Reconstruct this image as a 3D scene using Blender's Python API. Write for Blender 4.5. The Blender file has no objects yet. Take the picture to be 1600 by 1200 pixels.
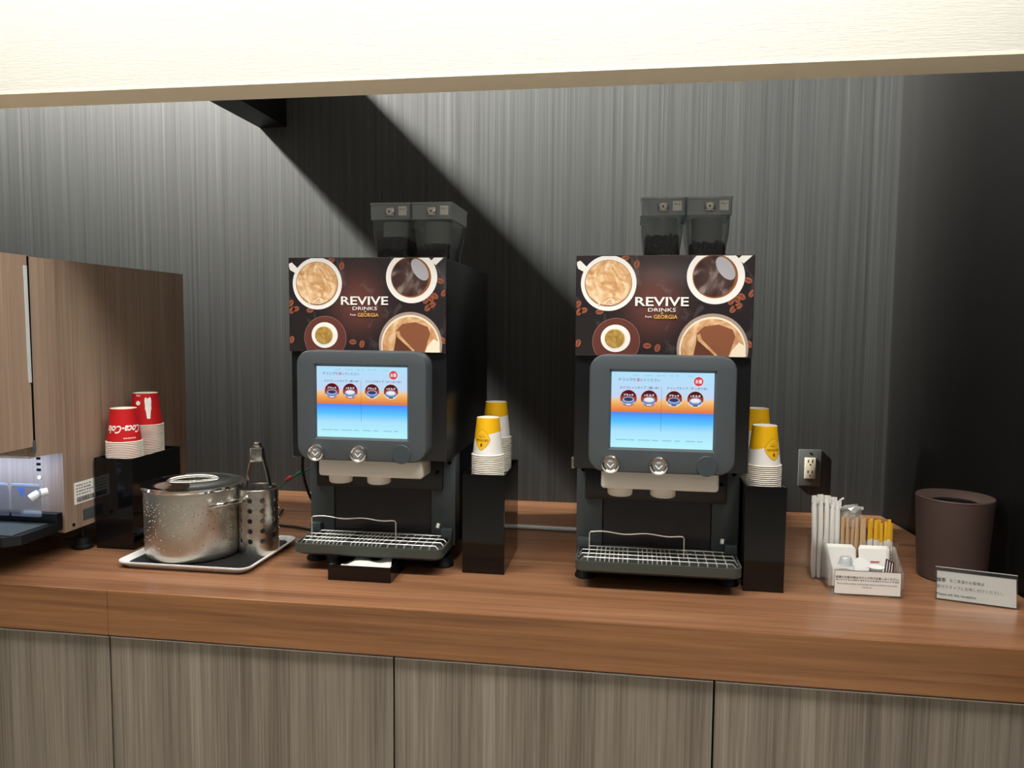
import bpy, bmesh, math, random
from mathutils import Vector, Matrix
random.seed(7)
S = bpy.context.scene
COL = S.collection
PI = math.pi

# ------------------------------------------------------------------ camera, world, lights
cam = bpy.data.objects.new('camera', bpy.data.cameras.new('camera'))
COL.objects.link(cam)
cam.data.sensor_width = 36.0
cam.data.lens = 1215.0 / 1600.0 * 36.0
cam.data.clip_start = 0.02
_r = Vector((0.98875247, 0.14932419, 0.00841719))
_d = Vector((0.01964116, -0.07385055, -0.99707589))
_f = Vector((-0.14826593, 0.98602656, -0.07595281))
cam.matrix_world = Matrix(((_r.x, -_d.x, -_f.x, 0.0), (_r.y, -_d.y, -_f.y, 0.0), (_r.z, -_d.z, -_f.z, 1.45), (0, 0, 0, 1)))
S.camera = cam

S.view_settings.view_transform = 'Standard'
S.view_settings.look = 'None'
S.view_settings.gamma = 1.0
S.view_settings.use_curve_mapping = False
S.view_settings.exposure = 0.0

w = bpy.data.worlds.new('lounge_ambience'); S.world = w
w.use_nodes = True
w.node_tree.nodes['Background'].inputs[0].default_value = (1.0, 0.96, 0.90, 1)
w.node_tree.nodes['Background'].inputs[1].default_value = 0.10

def area(name, loc, target, sx, sy, energy, col=(1, 0.97, 0.92), spread=180):
    l = bpy.data.lights.new(name, 'AREA'); l.shape = 'RECTANGLE'; l.size = sx; l.size_y = sy
    l.energy = energy; l.color = col; l.spread = math.radians(spread)
    o = bpy.data.objects.new(name, l); COL.objects.link(o); o.location = loc
    o.rotation_euler = (Vector(target) - Vector(loc)).to_track_quat('-Z', 'Y').to_euler()
    return o
# lounge ceiling panels in front of the niche
area('lounge_ceiling_light', (-1.25, 0.92, 2.95), (-1.25, 1.15, 0.8), 0.9, 0.4, 34)
area('lounge_ceiling_light', (0.0, 0.92, 2.95), (0.0, 1.15, 0.8), 0.9, 0.4, 34)
area('lounge_ceiling_light', (1.15, 0.92, 2.95), (1.05, 1.15, 0.8), 0.9, 0.4, 34)
area('lounge_ceiling_light', (0.4, -2.2, 2.95), (0.0, 0.6, 1.2), 1.6, 0.8, 9)
# high lamp on the left whose light falls over the header onto the upper back wall
area('high_wall_light', (-4.6, 1.3, 5.6), (-0.2, 2.6, 2.25), 0.26, 0.5, 1000, (1, 0.96, 0.89), 60)

# ------------------------------------------------------------------ materials
MATS = {}
def srgb(r, g, b):
    f = lambda c: (c / 255 / 12.92) if c / 255 <= 0.04045 else ((c / 255 + 0.055) / 1.055) ** 2.4
    return (f(r), f(g), f(b), 1.0)
def mat(name, rgb, rough=0.5, metal=0.0, spec=0.5, emit=None, estr=0.0, coat=0.0, trans=0.0, ior=1.45, alpha=1.0):
    m = bpy.data.materials.new(name); m.use_nodes = True
    b = m.node_tree.nodes['Principled BSDF']
    b.inputs['Base Color'].default_value = srgb(*rgb)
    b.inputs['Roughness'].default_value = rough
    b.inputs['Metallic'].default_value = metal
    b.inputs['Specular IOR Level'].default_value = spec
    b.inputs['Coat Weight'].default_value = coat
    b.inputs['Coat Roughness'].default_value = 0.08
    b.inputs['Transmission Weight'].default_value = trans
    b.inputs['IOR'].default_value = ior
    b.inputs['Alpha'].default_value = alpha
    if emit:
        b.inputs['Emission Color'].default_value = srgb(*emit); b.inputs['Emission Strength'].default_value = estr
    MATS[name] = m
    return m
def N(m, t, **kw):
    n = m.node_tree.nodes.new(t)
    for k, v in kw.items(): setattr(n, k, v)
    return n
def L(m, a, b): m.node_tree.links.new(a, b)
def ramp(m, fac, stops, interp='LINEAR'):
    n = N(m, 'ShaderNodeValToRGB'); n.color_ramp.interpolation = interp
    e = n.color_ramp.elements
    while len(e) < len(stops): e.new(0.5)
    for i, (p, c) in enumerate(stops): e[i].position = p; e[i].color = srgb(*c)
    L(m, fac, n.inputs[0]); return n.outputs[0]
def coords(m, scale=(1, 1, 1), loc=(0, 0, 0), rot=(0, 0, 0)):
    tc = N(m, 'ShaderNodeTexCoord'); mp = N(m, 'ShaderNodeMapping')
    mp.inputs['Scale'].default_value = scale; mp.inputs['Location'].default_value = loc; mp.inputs['Rotation'].default_value = rot
    L(m, tc.outputs['Object'], mp.inputs[0]); return mp.outputs[0]
def noise(m, vec, scale=1.0, detail=4.0, rough=0.55, dist=0.0):
    n = N(m, 'ShaderNodeTexNoise'); n.inputs['Scale'].default_value = scale; n.inputs['Detail'].default_value = detail
    n.inputs['Roughness'].default_value = rough; n.inputs['Distortion'].default_value = dist
    L(m, vec, n.inputs['Vector']); return n.outputs['Fac']
def math_(m, op, a, b):
    n = N(m, 'ShaderNodeMath', operation=op)
    for i, v in enumerate((a, b)):
        if isinstance(v, (int, float)): n.inputs[i].default_value = v
        else: L(m, v, n.inputs[i])
    return n.outputs[0]
def bump(m, fac, strength=0.2, dist=0.002):
    n = N(m, 'ShaderNodeBump'); n.inputs['Strength'].default_value = strength; n.inputs['Distance'].default_value = dist
    L(m, fac, n.inputs['Height']); L(m, n.outputs[0], m.node_tree.nodes['Principled BSDF'].inputs['Normal'])
def base(m, sock): L(m, sock, m.node_tree.nodes['Principled BSDF'].inputs['Base Color'])

def grain(name, stops, fine, broad, rough=0.45, spec=0.4, bumps=0.05, mixw=0.6, dist=0.0, coat=0.0):
    m = mat(name, stops[0][1], rough, spec=spec, coat=coat)
    a = noise(m, coords(m, fine), 1.0, 5, 0.65)
    b = noise(m, coords(m, broad, (3.1, 1.7, 0.3)), 1.0, 3, 0.5, dist)
    s = math_(m, 'ADD', math_(m, 'MULTIPLY', a, mixw), math_(m, 'MULTIPLY', b, 1 - mixw))
    base(m, ramp(m, s, stops))
    if bumps: bump(m, a, bumps)
    return m
# vertical-grain grey laminate of the niche wall
grain('wall_laminate', [(0.32, (44, 45, 46)), (0.48, (60, 62, 62)), (0.60, (71, 73, 72)), (0.74, (93, 94, 91))], (480, 480, 1.6), (110, 110, 0.5), 0.42, 0.5, 0.03, 0.62)
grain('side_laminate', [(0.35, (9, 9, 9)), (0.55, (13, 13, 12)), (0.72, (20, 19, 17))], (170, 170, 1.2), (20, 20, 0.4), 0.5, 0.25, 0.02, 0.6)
grain('cabinet_laminate', [(0.30, (82, 74, 65)), (0.46, (120, 111, 100)), (0.58, (140, 131, 119)), (0.74, (180, 170, 155))], (260, 260, 2.4), (26, 26, 0.8), 0.5, 0.35, 0.06, 0.6, 0.3)
grain('walnut_top', [(0.28, (102, 68, 46)), (0.46, (136, 95, 67)), (0.58, (152, 109, 79)), (0.76, (176, 132, 98))], (3.0, 160, 160), (0.9, 22, 22), 0.24, 0.5, 0.02, 0.5, 0.6)
grain('walnut_edge', [(0.28, (94, 61, 37)), (0.44, (130, 88, 55)), (0.58, (150, 104, 67)), (0.76, (174, 127, 86))], (3.2, 120, 130), (0.8, 26, 30), 0.34, 0.45, 0.03, 0.45, 1.0)
grain('brown_oak', [(0.28, (112, 92, 78)), (0.46, (146, 124, 106)), (0.60, (162, 139, 120)), (0.76, (184, 161, 141))], (150, 150, 2.0), (18, 18, 0.6), 0.45, 0.35, 0.03, 0.55, 0.3)
m = mat('wallpaper_white', (202, 200, 192), 0.8, spec=0.2)
bump(m, noise(m, coords(m, (45, 45, 420)), 1.0, 4, 0.6), 0.35, 0.003)
mat('soffit_beige', (236, 226, 202), 0.7, spec=0.2)
mat('floor_grey', (226, 219, 206), 0.6)
mat('ceiling_white', (235, 233, 226), 0.8)
mat('gap_black', (8, 7, 6), 0.8, spec=0.1)
mat('door_edge', (206, 204, 198), 0.4)
mat('machine_black', (17, 19, 22), 0.32, spec=0.5)
mat('machine_slate', (74, 82, 84), 0.45, spec=0.4)
mat('display_slate', (74, 80, 84), 0.42, spec=0.4)
mat('blank_slate', (62, 69, 75), 0.45)
mat('splash_dark', (44, 38, 42), 0.16, spec=0.5)
mat('tray_slate', (72, 76, 70), 0.38, spec=0.45)
mat('chute_grey', (236, 238, 236), 0.25)
mat('wire_steel', (240, 238, 232), 0.38, metal=0.75)
mat('droplet', (150, 148, 142), 0.06, metal=0.9)
mat('chrome', (225, 225, 222), 0.08, metal=1.0)
m = mat('brushed_steel', (196, 193, 186), 0.26, metal=1.0)
bump(m, noise(m, coords(m, (14, 14, 900)), 1.0, 2), 0.06, 0.001)
m = mat('wet_steel', (212, 208, 198), 0.34, metal=1.0)
_v = N(m, 'ShaderNodeTexVoronoi'); _v.inputs['Scale'].default_value = 190
L(m, coords(m, (1, 1, 1)), _v.inputs['Vector'])
_n = noise(m, coords(m, (9, 9, 7)), 1.0, 3)
_dr = math_(m, 'MULTIPLY', math_(m, 'LESS_THAN', _v.outputs['Distance'], 0.26), math_(m, 'GREATER_THAN', _n, 0.46))
bump(m, _dr, 0.25, 0.001)
mat('white_plastic', (244, 242, 234), 0.4)
mat('white_gloss', (236, 236, 234), 0.3)
m = mat('black_mat', (26, 27, 28), 0.55)
_wv = N(m, 'ShaderNodeTexWave'); _wv.inputs['Scale'].default_value = 60; _wv.inputs['Distortion'].default_value = 3.0
L(m, coords(m), _wv.inputs['Vector']); bump(m, _wv.outputs['Fac'], 0.8, 0.004)
mat('black_acrylic', (9, 10, 12), 0.07, spec=0.6)
mat('black_rubber', (14, 15, 17), 0.5)
mat('cup_red', (192, 28, 32), 0.45, spec=0.35)
mat('cup_paper', (238, 232, 220), 0.6, spec=0.25)
m = mat('cup_yellow', (238, 184, 24), 0.5, spec=0.3)
# printed cup wall: yellow towards the base, white towards the rim with a slanted border
_tc = N(m, 'ShaderNodeTexCoord'); _sp = N(m, 'ShaderNodeSeparateXYZ'); L(m, _tc.outputs['Object'], _sp.inputs[0])
_h = math_(m, 'GREATER_THAN', math_(m, 'ADD', _sp.outputs['Z'], math_(m, 'MULTIPLY', _sp.outputs['X'], -0.32)), 0.048)
_mx = N(m, 'ShaderNodeMix', data_type='RGBA'); L(m, _h, _mx.inputs['Factor'])
_mx.inputs['A'].default_value = srgb(238, 236, 232); _mx.inputs['B'].default_value = srgb(240, 184, 20); base(m, _mx.outputs['Result'])
mat('badge_yellow', (242, 190, 30), 0.5, spec=0.3)
mat('badge_brown', (122, 66, 14), 0.5)
mat('print_white', (246, 244, 240), 0.35)
mat('print_grey', (120, 118, 116), 0.5)
mat('ink_black', (38, 38, 38), 0.6)
mat('ink_grey', (96, 98, 98), 0.6)
mat('ink_red', (206, 60, 60), 0.6)
mat('print_gold', (226, 180, 92), 0.4)
mat('paper_white', (244, 242, 236), 0.6)
mat('bin_brown', (78, 62, 57), 0.5, spec=0.35)
mat('bin_dark', (22, 19, 18), 0.35)
mat('outlet_plate', (92, 95, 94), 0.3)
mat('outlet_ivory', (226, 218, 196), 0.4)
mat('stirrer_wood', (214, 176, 134), 0.6)
mat('sugar_yellow', (238, 182, 44), 0.45)
mat('sugar_white', (236, 232, 222), 0.5)
mat('straw_white', (240, 239, 234), 0.5)
mat('packet_brown', (62, 38, 32), 0.4)
mat('cloth_white', (226, 224, 216), 0.8, spec=0.1)
mat('cable_black', (14, 14, 16), 0.4)
mat('cable_green', (20, 96, 74), 0.4)
mat('cable_red', (170, 52, 44), 0.4)
mat('pipe_grey', (196, 202, 204), 0.35)
mat('blue_film', (96, 132, 214), 0.4)
m = mat('bean_roast', (40, 24, 18), 0.35, spec=0.45)
def clear(name, tint, gl=0.12, rough=0.05, fill=0.0, fillcol=(230, 232, 234)):
    m = bpy.data.materials.new(name); m.use_nodes = True; nt = m.node_tree; nt.nodes.clear()
    out = nt.nodes.new('ShaderNodeOutputMaterial'); t = nt.nodes.new('ShaderNodeBsdfTransparent'); g = nt.nodes.new('ShaderNodeBsdfGlossy')
    t.inputs[0].default_value = srgb(*tint); g.inputs['Roughness'].default_value = rough; g.inputs[0].default_value = (1, 1, 1, 1)
    lw = nt.nodes.new('ShaderNodeLayerWeight'); lw.inputs[0].default_value = 0.35
    ad = nt.nodes.new('ShaderNodeMath'); ad.operation = 'MULTIPLY_ADD'; ad.inputs[1].default_value = 0.5; ad.inputs[2].default_value = gl
    ad.use_clamp = True
    nt.links.new(lw.outputs['Fresnel'], ad.inputs[0])
    mx = nt.nodes.new('ShaderNodeMixShader'); nt.links.new(ad.outputs[0], mx.inputs[0]); nt.links.new(t.outputs[0], mx.inputs[1]); nt.links.new(g.outputs[0], mx.inputs[2])
    last = mx
    if fill:
        d = nt.nodes.new('ShaderNodeBsdfDiffuse'); d.inputs[0].default_value = srgb(*fillcol)
        m2 = nt.nodes.new('ShaderNodeMixShader'); m2.inputs[0].default_value = fill
        nt.links.new(mx.outputs[0], m2.inputs[1]); nt.links.new(d.outputs[0], m2.inputs[2]); last = m2
    nt.links.new(last.outputs[0], out.inputs[0]); MATS[name] = m
clear('clear_acrylic', (254, 254, 254), 0.04)
clear('smoked_plastic', (206, 210, 208), 0.09, 0.12, 0.07, (190, 195, 195))
clear('hopper_lid', (200, 206, 208), 0.15, 0.14, 0.45, (214, 222, 226))
clear('frosted', (236, 240, 242), 0.10, 0.2, 0.35, (225, 230, 232))
clear('wrap_film', (240, 242, 242), 0.16, 0.1, 0.25, (236, 236, 232))
clear('guard_film', (240, 244, 250), 0.05, 0.1, 0.07, (220, 226, 236))

# printed front of the coffee machine
m = mat('print_panel', (46, 40, 41), 0.22, spec=0.5)
tc = N(m, 'ShaderNodeTexCoord'); mp = N(m, 'ShaderNodeMapping'); L(m, tc.outputs['Object'], mp.inputs[0])
mp.inputs['Location'].default_value = (0.02, 0, -0.648)
mp.inputs['Scale'].default_value = (9.5, 0, 8.0)
mp.inputs['Location'].default_value = (0.02 * 9.5, 0, -0.648 * 8.0)
ln = N(m, 'ShaderNodeVectorMath', operation='LENGTH'); L(m, mp.outputs[0], ln.inputs[0])
glow = ramp(m, ln.outputs['Value'], [(0.0, (112, 68, 62)), (0.35, (92, 58, 54)), (0.7, (58, 45, 45)), (1.0, (44, 39, 41))])
st = noise(m, coords(m, (22, 1, 16)), 1.0, 5, 0.6, 1.2)
stm = N(m, 'ShaderNodeMix', data_type='RGBA'); L(m, math_(m, 'MULTIPLY', math_(m, 'SUBTRACT', st, 0.55), 1.1), stm.inputs['Factor']); stm.clamp_factor = True
L(m, glow, stm.inputs['A']); stm.inputs['B'].default_value = srgb(150, 146, 146); base(m, stm.outputs['Result'])
def swirl(name, stops, sc, dist):
    m = mat(name, stops[0][1], 0.3)
    base(m, ramp(m, noise(m, coords(m, (sc, sc, sc)), 1.0, 3, 0.5, dist), stops)); return m
swirl('latte', [(0.3, (198, 142, 92)), (0.48, (224, 178, 128)), (0.6, (240, 208, 166)), (0.75, (250, 232, 204))], 22, 3.0)
swirl('black_coffee', [(0.35, (58, 40, 38)), (0.55, (84, 64, 60)), (0.75, (150, 138, 134))], 18, 1.5)
swirl('espresso', [(0.35, (150, 112, 48)), (0.55, (178, 142, 72)), (0.75, (204, 172, 104))], 60, 1.0)
swirl('iced_latte', [(0.35, (196, 142, 96)), (0.55, (222, 178, 132)), (0.75, (240, 214, 180))], 20, 2.0)
mat('saucer_brown', (102, 58, 50), 0.3)
mat('saucer_edge', (150, 112, 104), 0.3)
mat('coffee_edge', (150, 92, 54), 0.3)
mat('glass_ring', (170, 150, 138), 0.3)
mat('ice_brown', (140, 88, 62), 0.25)
mat('ice_dark', (104, 62, 46), 0.25)
mat('cream', (246, 232, 208), 0.3)
mat('sheen_grey', (176, 176, 182), 0.3)
mat('bean_print', (150, 86, 62), 0.4)
mat('bean_crease', (84, 40, 28), 0.4)

# lit screen
def screen_mat():
    m = bpy.data.materials.new('screen_lit'); m.use_nodes = True; nt = m.node_tree; nt.nodes.clear()
    out = nt.nodes.new('ShaderNodeOutputMaterial'); e = nt.nodes.new('ShaderNodeEmission'); e.inputs[1].default_value = 1.0
    tc = nt.nodes.new('ShaderNodeTexCoord'); sp = nt.nodes.new('ShaderNodeSeparateXYZ'); nt.links.new(tc.outputs['Generated'], sp.inputs[0])
    r = nt.nodes.new('ShaderNodeValToRGB'); el = r.color_ramp.elements
    stops = [(0.0, (186, 246, 255)), (0.22, (172, 228, 253)), (0.34, (90, 196, 253)), (0.465, (74, 140, 248)), (0.475, (222, 118, 70)), (0.56, (240, 164, 84)), (0.625, (244, 196, 136)), (0.67, (196, 216, 244)), (1.0, (176, 226, 252))]
    while len(el) < len(stops): el.new(0.5)
    for i, (p, c) in enumerate(stops): el[i].position = p; el[i].color = srgb(*c)
    nt.links.new(sp.outputs['Z'], r.inputs[0]); nt.links.new(r.outputs[0], e.inputs[0]); nt.links.new(e.outputs[0], out.inputs[0])
    MATS['screen_lit'] = m
screen_mat()
def emi(name, rgb, s=0.9):
    m = bpy.data.materials.new(name); m.use_nodes = True; nt = m.node_tree; nt.nodes.clear()
    out = nt.nodes.new('ShaderNodeOutputMaterial'); e = nt.nodes.new('ShaderNodeEmission'); e.inputs[0].default_value = srgb(*rgb); e.inputs[1].default_value = s
    nt.links.new(e.outputs[0], out.inputs[0]); MATS[name] = m
emi('px_ink', (92, 98, 132)); emi('px_magenta', (190, 104, 150)); emi('px_faint', (146, 190, 214)); emi('px_red', (226, 74, 84)); emi('px_white', (250, 250, 252))
emi('px_maroon', (84, 28, 40)); emi('px_rust', (158, 66, 50)); emi('px_cup', (176, 196, 232)); emi('px_cupdark', (58, 62, 110)); emi('px_plate', (104, 128, 190)); emi('px_cream', (240, 226, 180)); emi('px_slate', (110, 120, 170)); emi('px_line', (70, 90, 120))

# ------------------------------------------------------------------ geometry helpers
def bm_new(): return bmesh.new()
def add(bm, vs, fs):
    v = [bm.verts.new(p) for p in vs]
    for f in fs:
        try: bm.faces.new([v[i] for i in f])
        except ValueError: pass
    return v
def box(bm, x0, x1, y0, y1, z0, z1, bev=0.0, seg=2):
    t = bmesh.new()
    add(t, [(x0, y0, z0), (x1, y0, z0), (x1, y1, z0), (x0, y1, z0), (x0, y0, z1), (x1, y0, z1), (x1, y1, z1), (x0, y1, z1)],
        [(0, 3, 2, 1), (4, 5, 6, 7), (0, 1, 5, 4), (1, 2, 6, 5), (2, 3, 7, 6), (3, 0, 4, 7)])
    if bev: bmesh.ops.bevel(t, geom=t.edges[:], offset=bev, segments=seg, affect='EDGES', profile=0.5)
    me = bpy.data.meshes.new('tmp'); t.to_mesh(me); t.free(); bm.from_mesh(me); bpy.data.meshes.remove(me)
def prism(bm, poly, axis, a, b):
    """poly: list of 2-D points; extruded along axis ('x','y','z') from a to b"""
    def P(p, h): return {'x': (h, p[0], p[1]), 'y': (p[0], h, p[1]), 'z': (p[0], p[1], h)}[axis]
    n = len(poly); v0 = [bm.verts.new(P(p, a)) for p in poly]; v1 = [bm.verts.new(P(p, b)) for p in poly]
    bm.faces.new(v0[::-1]); bm.faces.new(v1)
    for i in range(n): bm.faces.new([v0[i], v0[(i + 1) % n], v1[(i + 1) % n], v1[i]])
def lathe(bm, prof, seg=32, c=(0, 0), axis='z', cap=True):
    rings = []
    for r, h in prof:
        ring = []
        for k in range(seg):
            a = 2 * PI * k / seg; u, v = r * math.cos(a), r * math.sin(a)
            ring.append(bm.verts.new((c[0] + u, c[1] + v, h) if axis == 'z' else (c[0] + u, h, c[1] + v)))
        rings.append(ring)
    for a, b in zip(rings[:-1], rings[1:]):
        for k in range(seg): bm.faces.new([a[k], a[(k + 1) % seg], b[(k + 1) % seg], b[k]])
    if cap:
        for rg in (rings[0], rings[-1]):
            try: bm.faces.new(rg)
            except ValueError: pass
def tube(bm, pts, r, seg=8, closed=False):
    pts = [Vector(p) for p in pts]; rings = []; n = len(pts)
    up = Vector((0.13, 0.31, 0.94))
    for i, p in enumerate(pts):
        if closed: t = pts[(i + 1) % n] - pts[i - 1]
        else: t = pts[min(i + 1, n - 1)] - pts[max(i - 1, 0)]
        t.normalize(); u = t.cross(up)
        if u.length < 1e-3: u = t.cross(Vector((1, 0, 0)))
        u.normalize(); v = t.cross(u)
        rr = r[i] if isinstance(r, (list, tuple)) else r
        rings.append([bm.verts.new(p + (u * math.cos(2 * PI * k / seg) + v * math.sin(2 * PI * k / seg)) * rr) for k in range(seg)])
    rng = list(zip(rings, rings[1:] + rings[:1])) if closed else list(zip(rings[:-1], rings[1:]))
    for a, b in rng:
        for k in range(seg): bm.faces.new([a[k], a[(k + 1) % seg], b[(k + 1) % seg], b[k]])
    if not closed: bm.faces.new(rings[0]); bm.faces.new(rings[-1])
def smooth_path(pts, n=6):
    out = []; P = [Vector(p) for p in pts]
    for i in range(len(P) - 1):
        p0, p1, p2, p3 = P[max(i - 1, 0)], P[i], P[i + 1], P[min(i + 2, len(P) - 1)]
        for k in range(n):
            t = k / n
            out.append(0.5 * ((2 * p1) + (p2 - p0) * t + (2 * p0 - 5 * p1 + 4 * p2 - p3) * t * t + (3 * p1 - p0 - 3 * p2 + p3) * t ** 3))
    out.append(P[-1]); return out
def rrect(x0, x1, z0, z1, r, n=6, rs=None):
    rs = rs or (r, r, r, r); out = []
    for (cx, cz, a0), rr in zip(((x1 - rs[0], z1 - rs[0], 0), (x0 + rs[1], z1 - rs[1], 90), (x0 + rs[2], z0 + rs[2], 180), (x1 - rs[3], z0 + rs[3], 270)), rs):
        for k in range(n + 1):
            a = math.radians(a0 + 90 * k / n); out.append((cx + rr * math.cos(a), cz + rr * math.sin(a)))
    return out
def obj(name, bm, material, parent=None, smooth=False, loc=None, ang=40):
    bmesh.ops.recalc_face_normals(bm, faces=bm.faces[:])
    me = bpy.data.meshes.new(name); bm.to_mesh(me); bm.free()
    for mm in (material if isinstance(material, (list, tuple)) else [material]): me.materials.append(MATS[mm])
    if smooth:
        me.polygons.foreach_set('use_smooth', [True] * len(me.polygons)); me.set_sharp_from_angle(angle=math.radians(ang))
    o = bpy.data.objects.new(name, me); COL.objects.link(o)
    if parent: o.parent = parent
    if loc: o.location = loc
    return o
def tag(o, label, cat, group=None):
    o['label'] = label; o['category'] = cat
    if group: o['group'] = group
    return o
def thing(name, label, cat, loc, rotz=0.0, group=None):
    o = bpy.data.objects.new(name, None); COL.objects.link(o); o.empty_display_size = 0.05
    o.location = loc; o.rotation_euler = (0, 0, rotz); return tag(o, label, cat, group)
def struct(o): o['kind'] = 'structure'; return o
def part_label(o, t): o['label'] = t; return o
FONT_CACHE = {}
def text_pts(s, height, bold=0.0, shear=0.0):
    """text outline as a flat mesh in (u, v), centred, v up, given cap height"""
    c = bpy.data.curves.new('txt', 'FONT'); c.body = s; c.size = 1.0; c.offset = bold; c.shear = shear; c.resolution_u = 2
    o = bpy.data.objects.new('txt', c); COL.objects.link(o)
    bpy.context.view_layer.update()
    me = bpy.data.meshes.new_from_object(o.evaluated_get(bpy.context.evaluated_depsgraph_get()))
    vs = [(v.co.x, v.co.y) for v in me.vertices]; fs = [tuple(p.vertices) for p in me.polygons]
    bpy.data.objects.remove(o); bpy.data.curves.remove(c); bpy.data.meshes.remove(me)
    xs = [p[0] for p in vs]; ys = [p[1] for p in vs]
    cx, cy = (min(xs) + max(xs)) / 2, (min(ys) + max(ys)) / 2
    k = height / (max(ys) - min(ys))
    return [((x - cx) * k, (y - cy) * k) for x, y in vs], fs, (max(xs) - min(xs)) * k
def text(name, s, material, parent, cx, y, cz, height, width=None, bold=0.0, shear=0.0, xf=None):
    """flat lettering facing -y at (cx, y, cz); width stretches it to fit"""
    vs, fs, w_ = text_pts(s, height, bold, shear)
    kx = (width / w_) if width else 1.0
    bm = bm_new(); P = [(cx + u * kx, y, cz + v) for u, v in vs]
    if xf: P = [xf(u * kx, v) for u, v in vs]
    add(bm, P, fs)
    return obj(name, bm, material, parent)
def clip(poly, x0, x1, z0, z1):
    for ax, lim, sg in ((0, x0, 1), (0, x1, -1), (1, z0, 1), (1, z1, -1)):
        out = []
        for i in range(len(poly)):
            a, b = poly[i], poly[(i + 1) % len(poly)]
            da, db = (a[ax] - lim) * sg, (b[ax] - lim) * sg
            if da >= 0: out.append(a)
            if da * db < 0:
                t = da / (da - db); out.append((a[0] + (b[0] - a[0]) * t, a[1] + (b[1] - a[1]) * t))
        poly = out
        if len(poly) < 3: return []
    return poly
def ell(cx, cz, rx, rz, rot=0.0, n=40, a0=0.0, a1=360.0):
    out = []
    full = abs(a1 - a0) >= 359.9
    for k in range(n if full else n + 1):
        a = math.radians(a0 + (a1 - a0) * k / n); u, v = rx * math.cos(a), rz * math.sin(a); c, s = math.cos(rot), math.sin(rot)
        out.append((cx + u * c - v * s, cz + u * s + v * c))
    return out
def decal(name, poly, y, material, parent, lim=None):
    if lim: poly = clip(poly, *lim)
    if len(poly) < 3: return None
    bm = bm_new(); add(bm, [(p[0], y, p[1]) for p in poly], [tuple(range(len(poly)))])
    return obj(name, bm, material, parent)

# ------------------------------------------------------------------ the setting
T = 0.85                       # counter top height
YF, YB = 1.545, 2.6            # counter front, back wall
bm = bm_new(); box(bm, -4.2, 1.02, YB, YB + 0.1, 0, 5.0); struct(obj('wall_back', bm, 'wall_laminate'))
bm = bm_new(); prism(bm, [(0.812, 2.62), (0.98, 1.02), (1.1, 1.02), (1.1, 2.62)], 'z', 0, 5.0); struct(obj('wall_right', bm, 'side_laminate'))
bm = bm_new(); box(bm, -4.2, 0.92, 1.546, 1.643, 1.945, 4.63); struct(obj('wall_front', bm, 'wallpaper_white'))
bm = bm_new(); box(bm, -4.2, 0.92, 1.545, 1.645, 1.939, 1.945); struct(obj('trim_1', bm, 'soffit_beige'))
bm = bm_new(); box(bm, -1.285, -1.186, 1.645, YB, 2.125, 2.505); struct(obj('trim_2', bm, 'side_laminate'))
bm = bm_new(); box(bm, -4.5, 3, -3.5, 1.545, 3.0, 3.06); struct(obj('ceiling', bm, 'ceiling_white'))  # unseen lounge ceiling, added to block the high lamp from the counter front
bm = bm_new(); box(bm, -5, 3, -3.5, YB, -0.05, 0); struct(obj('floor', bm, 'floor_grey'))

top = thing('countertop', 'long glossy walnut countertop with thick front edge below the drink machines', 'countertop', (0, 0, 0.747))
bm = bm_new(); prism(bm, [(-3.2, YF + 0.004), (0.914, YF + 0.004), (0.806, YB), (-3.2, YB)], 'z', 0.083, 0.103); obj('top_board', bm, 'walnut_top', top)
bm = bm_new(); box(bm, -3.2, -1.1455, YF, YF + 0.03, 0, 0.1028, 0.0015); obj('front_edge', bm, 'walnut_edge', top)
bm = bm_new(); box(bm, -1.1447, 0.914, YF, YF + 0.03, 0, 0.1028, 0.0015); obj('front_edge', bm, 'walnut_edge', top)
bm = bm_new(); box(bm, -3.2, 0.905, YF + 0.03, YF + 0.05, 0.0, 0.083); obj('backing_strip', bm, 'gap_black', top)

cab = [(-1.85, -1.150, 'grey-brown wood-grain cabinet below the brown cold drink dispenser'),
       (-1.148, -0.4850, 'grey-brown wood-grain cabinet below the steel pot on the white tray'),
       (-0.483, 0.1810, 'grey-brown wood-grain cabinet below the gap between the two coffee machines'),
       (0.183, 0.80, 'grey-brown wood-grain cabinet below the acrylic organiser and brown bin')]
for x0, x1, lb in cab:
    t = thing('cabinet', lb, 'cabinet', ((x0 + x1) / 2, 1.556, 0), 0, 'base cabinets under the countertop')
    h = (x1 - x0) / 2
    bm = bm_new(); box(bm, -h, h, 0.022, 0.95, 0.06, 0.742); obj('carcass', bm, 'gap_black', t)
    bm = bm_new(); box(bm, -h + 0.0012, h - 0.0012, 0, 0.02, 0.08, 0.7375); obj('door', bm, 'cabinet_laminate', t)
    bm = bm_new(); box(bm, -h + 0.0012, h - 0.0012, 0.0, 0.02, 0.7375, 0.7395); obj('edge_band', bm, 'door_edge', t)
    bm = bm_new(); box(bm, -h, h, 0.06, 0.09, 0, 0.06); obj('toe_kick', bm, 'gap_black', t)

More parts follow.
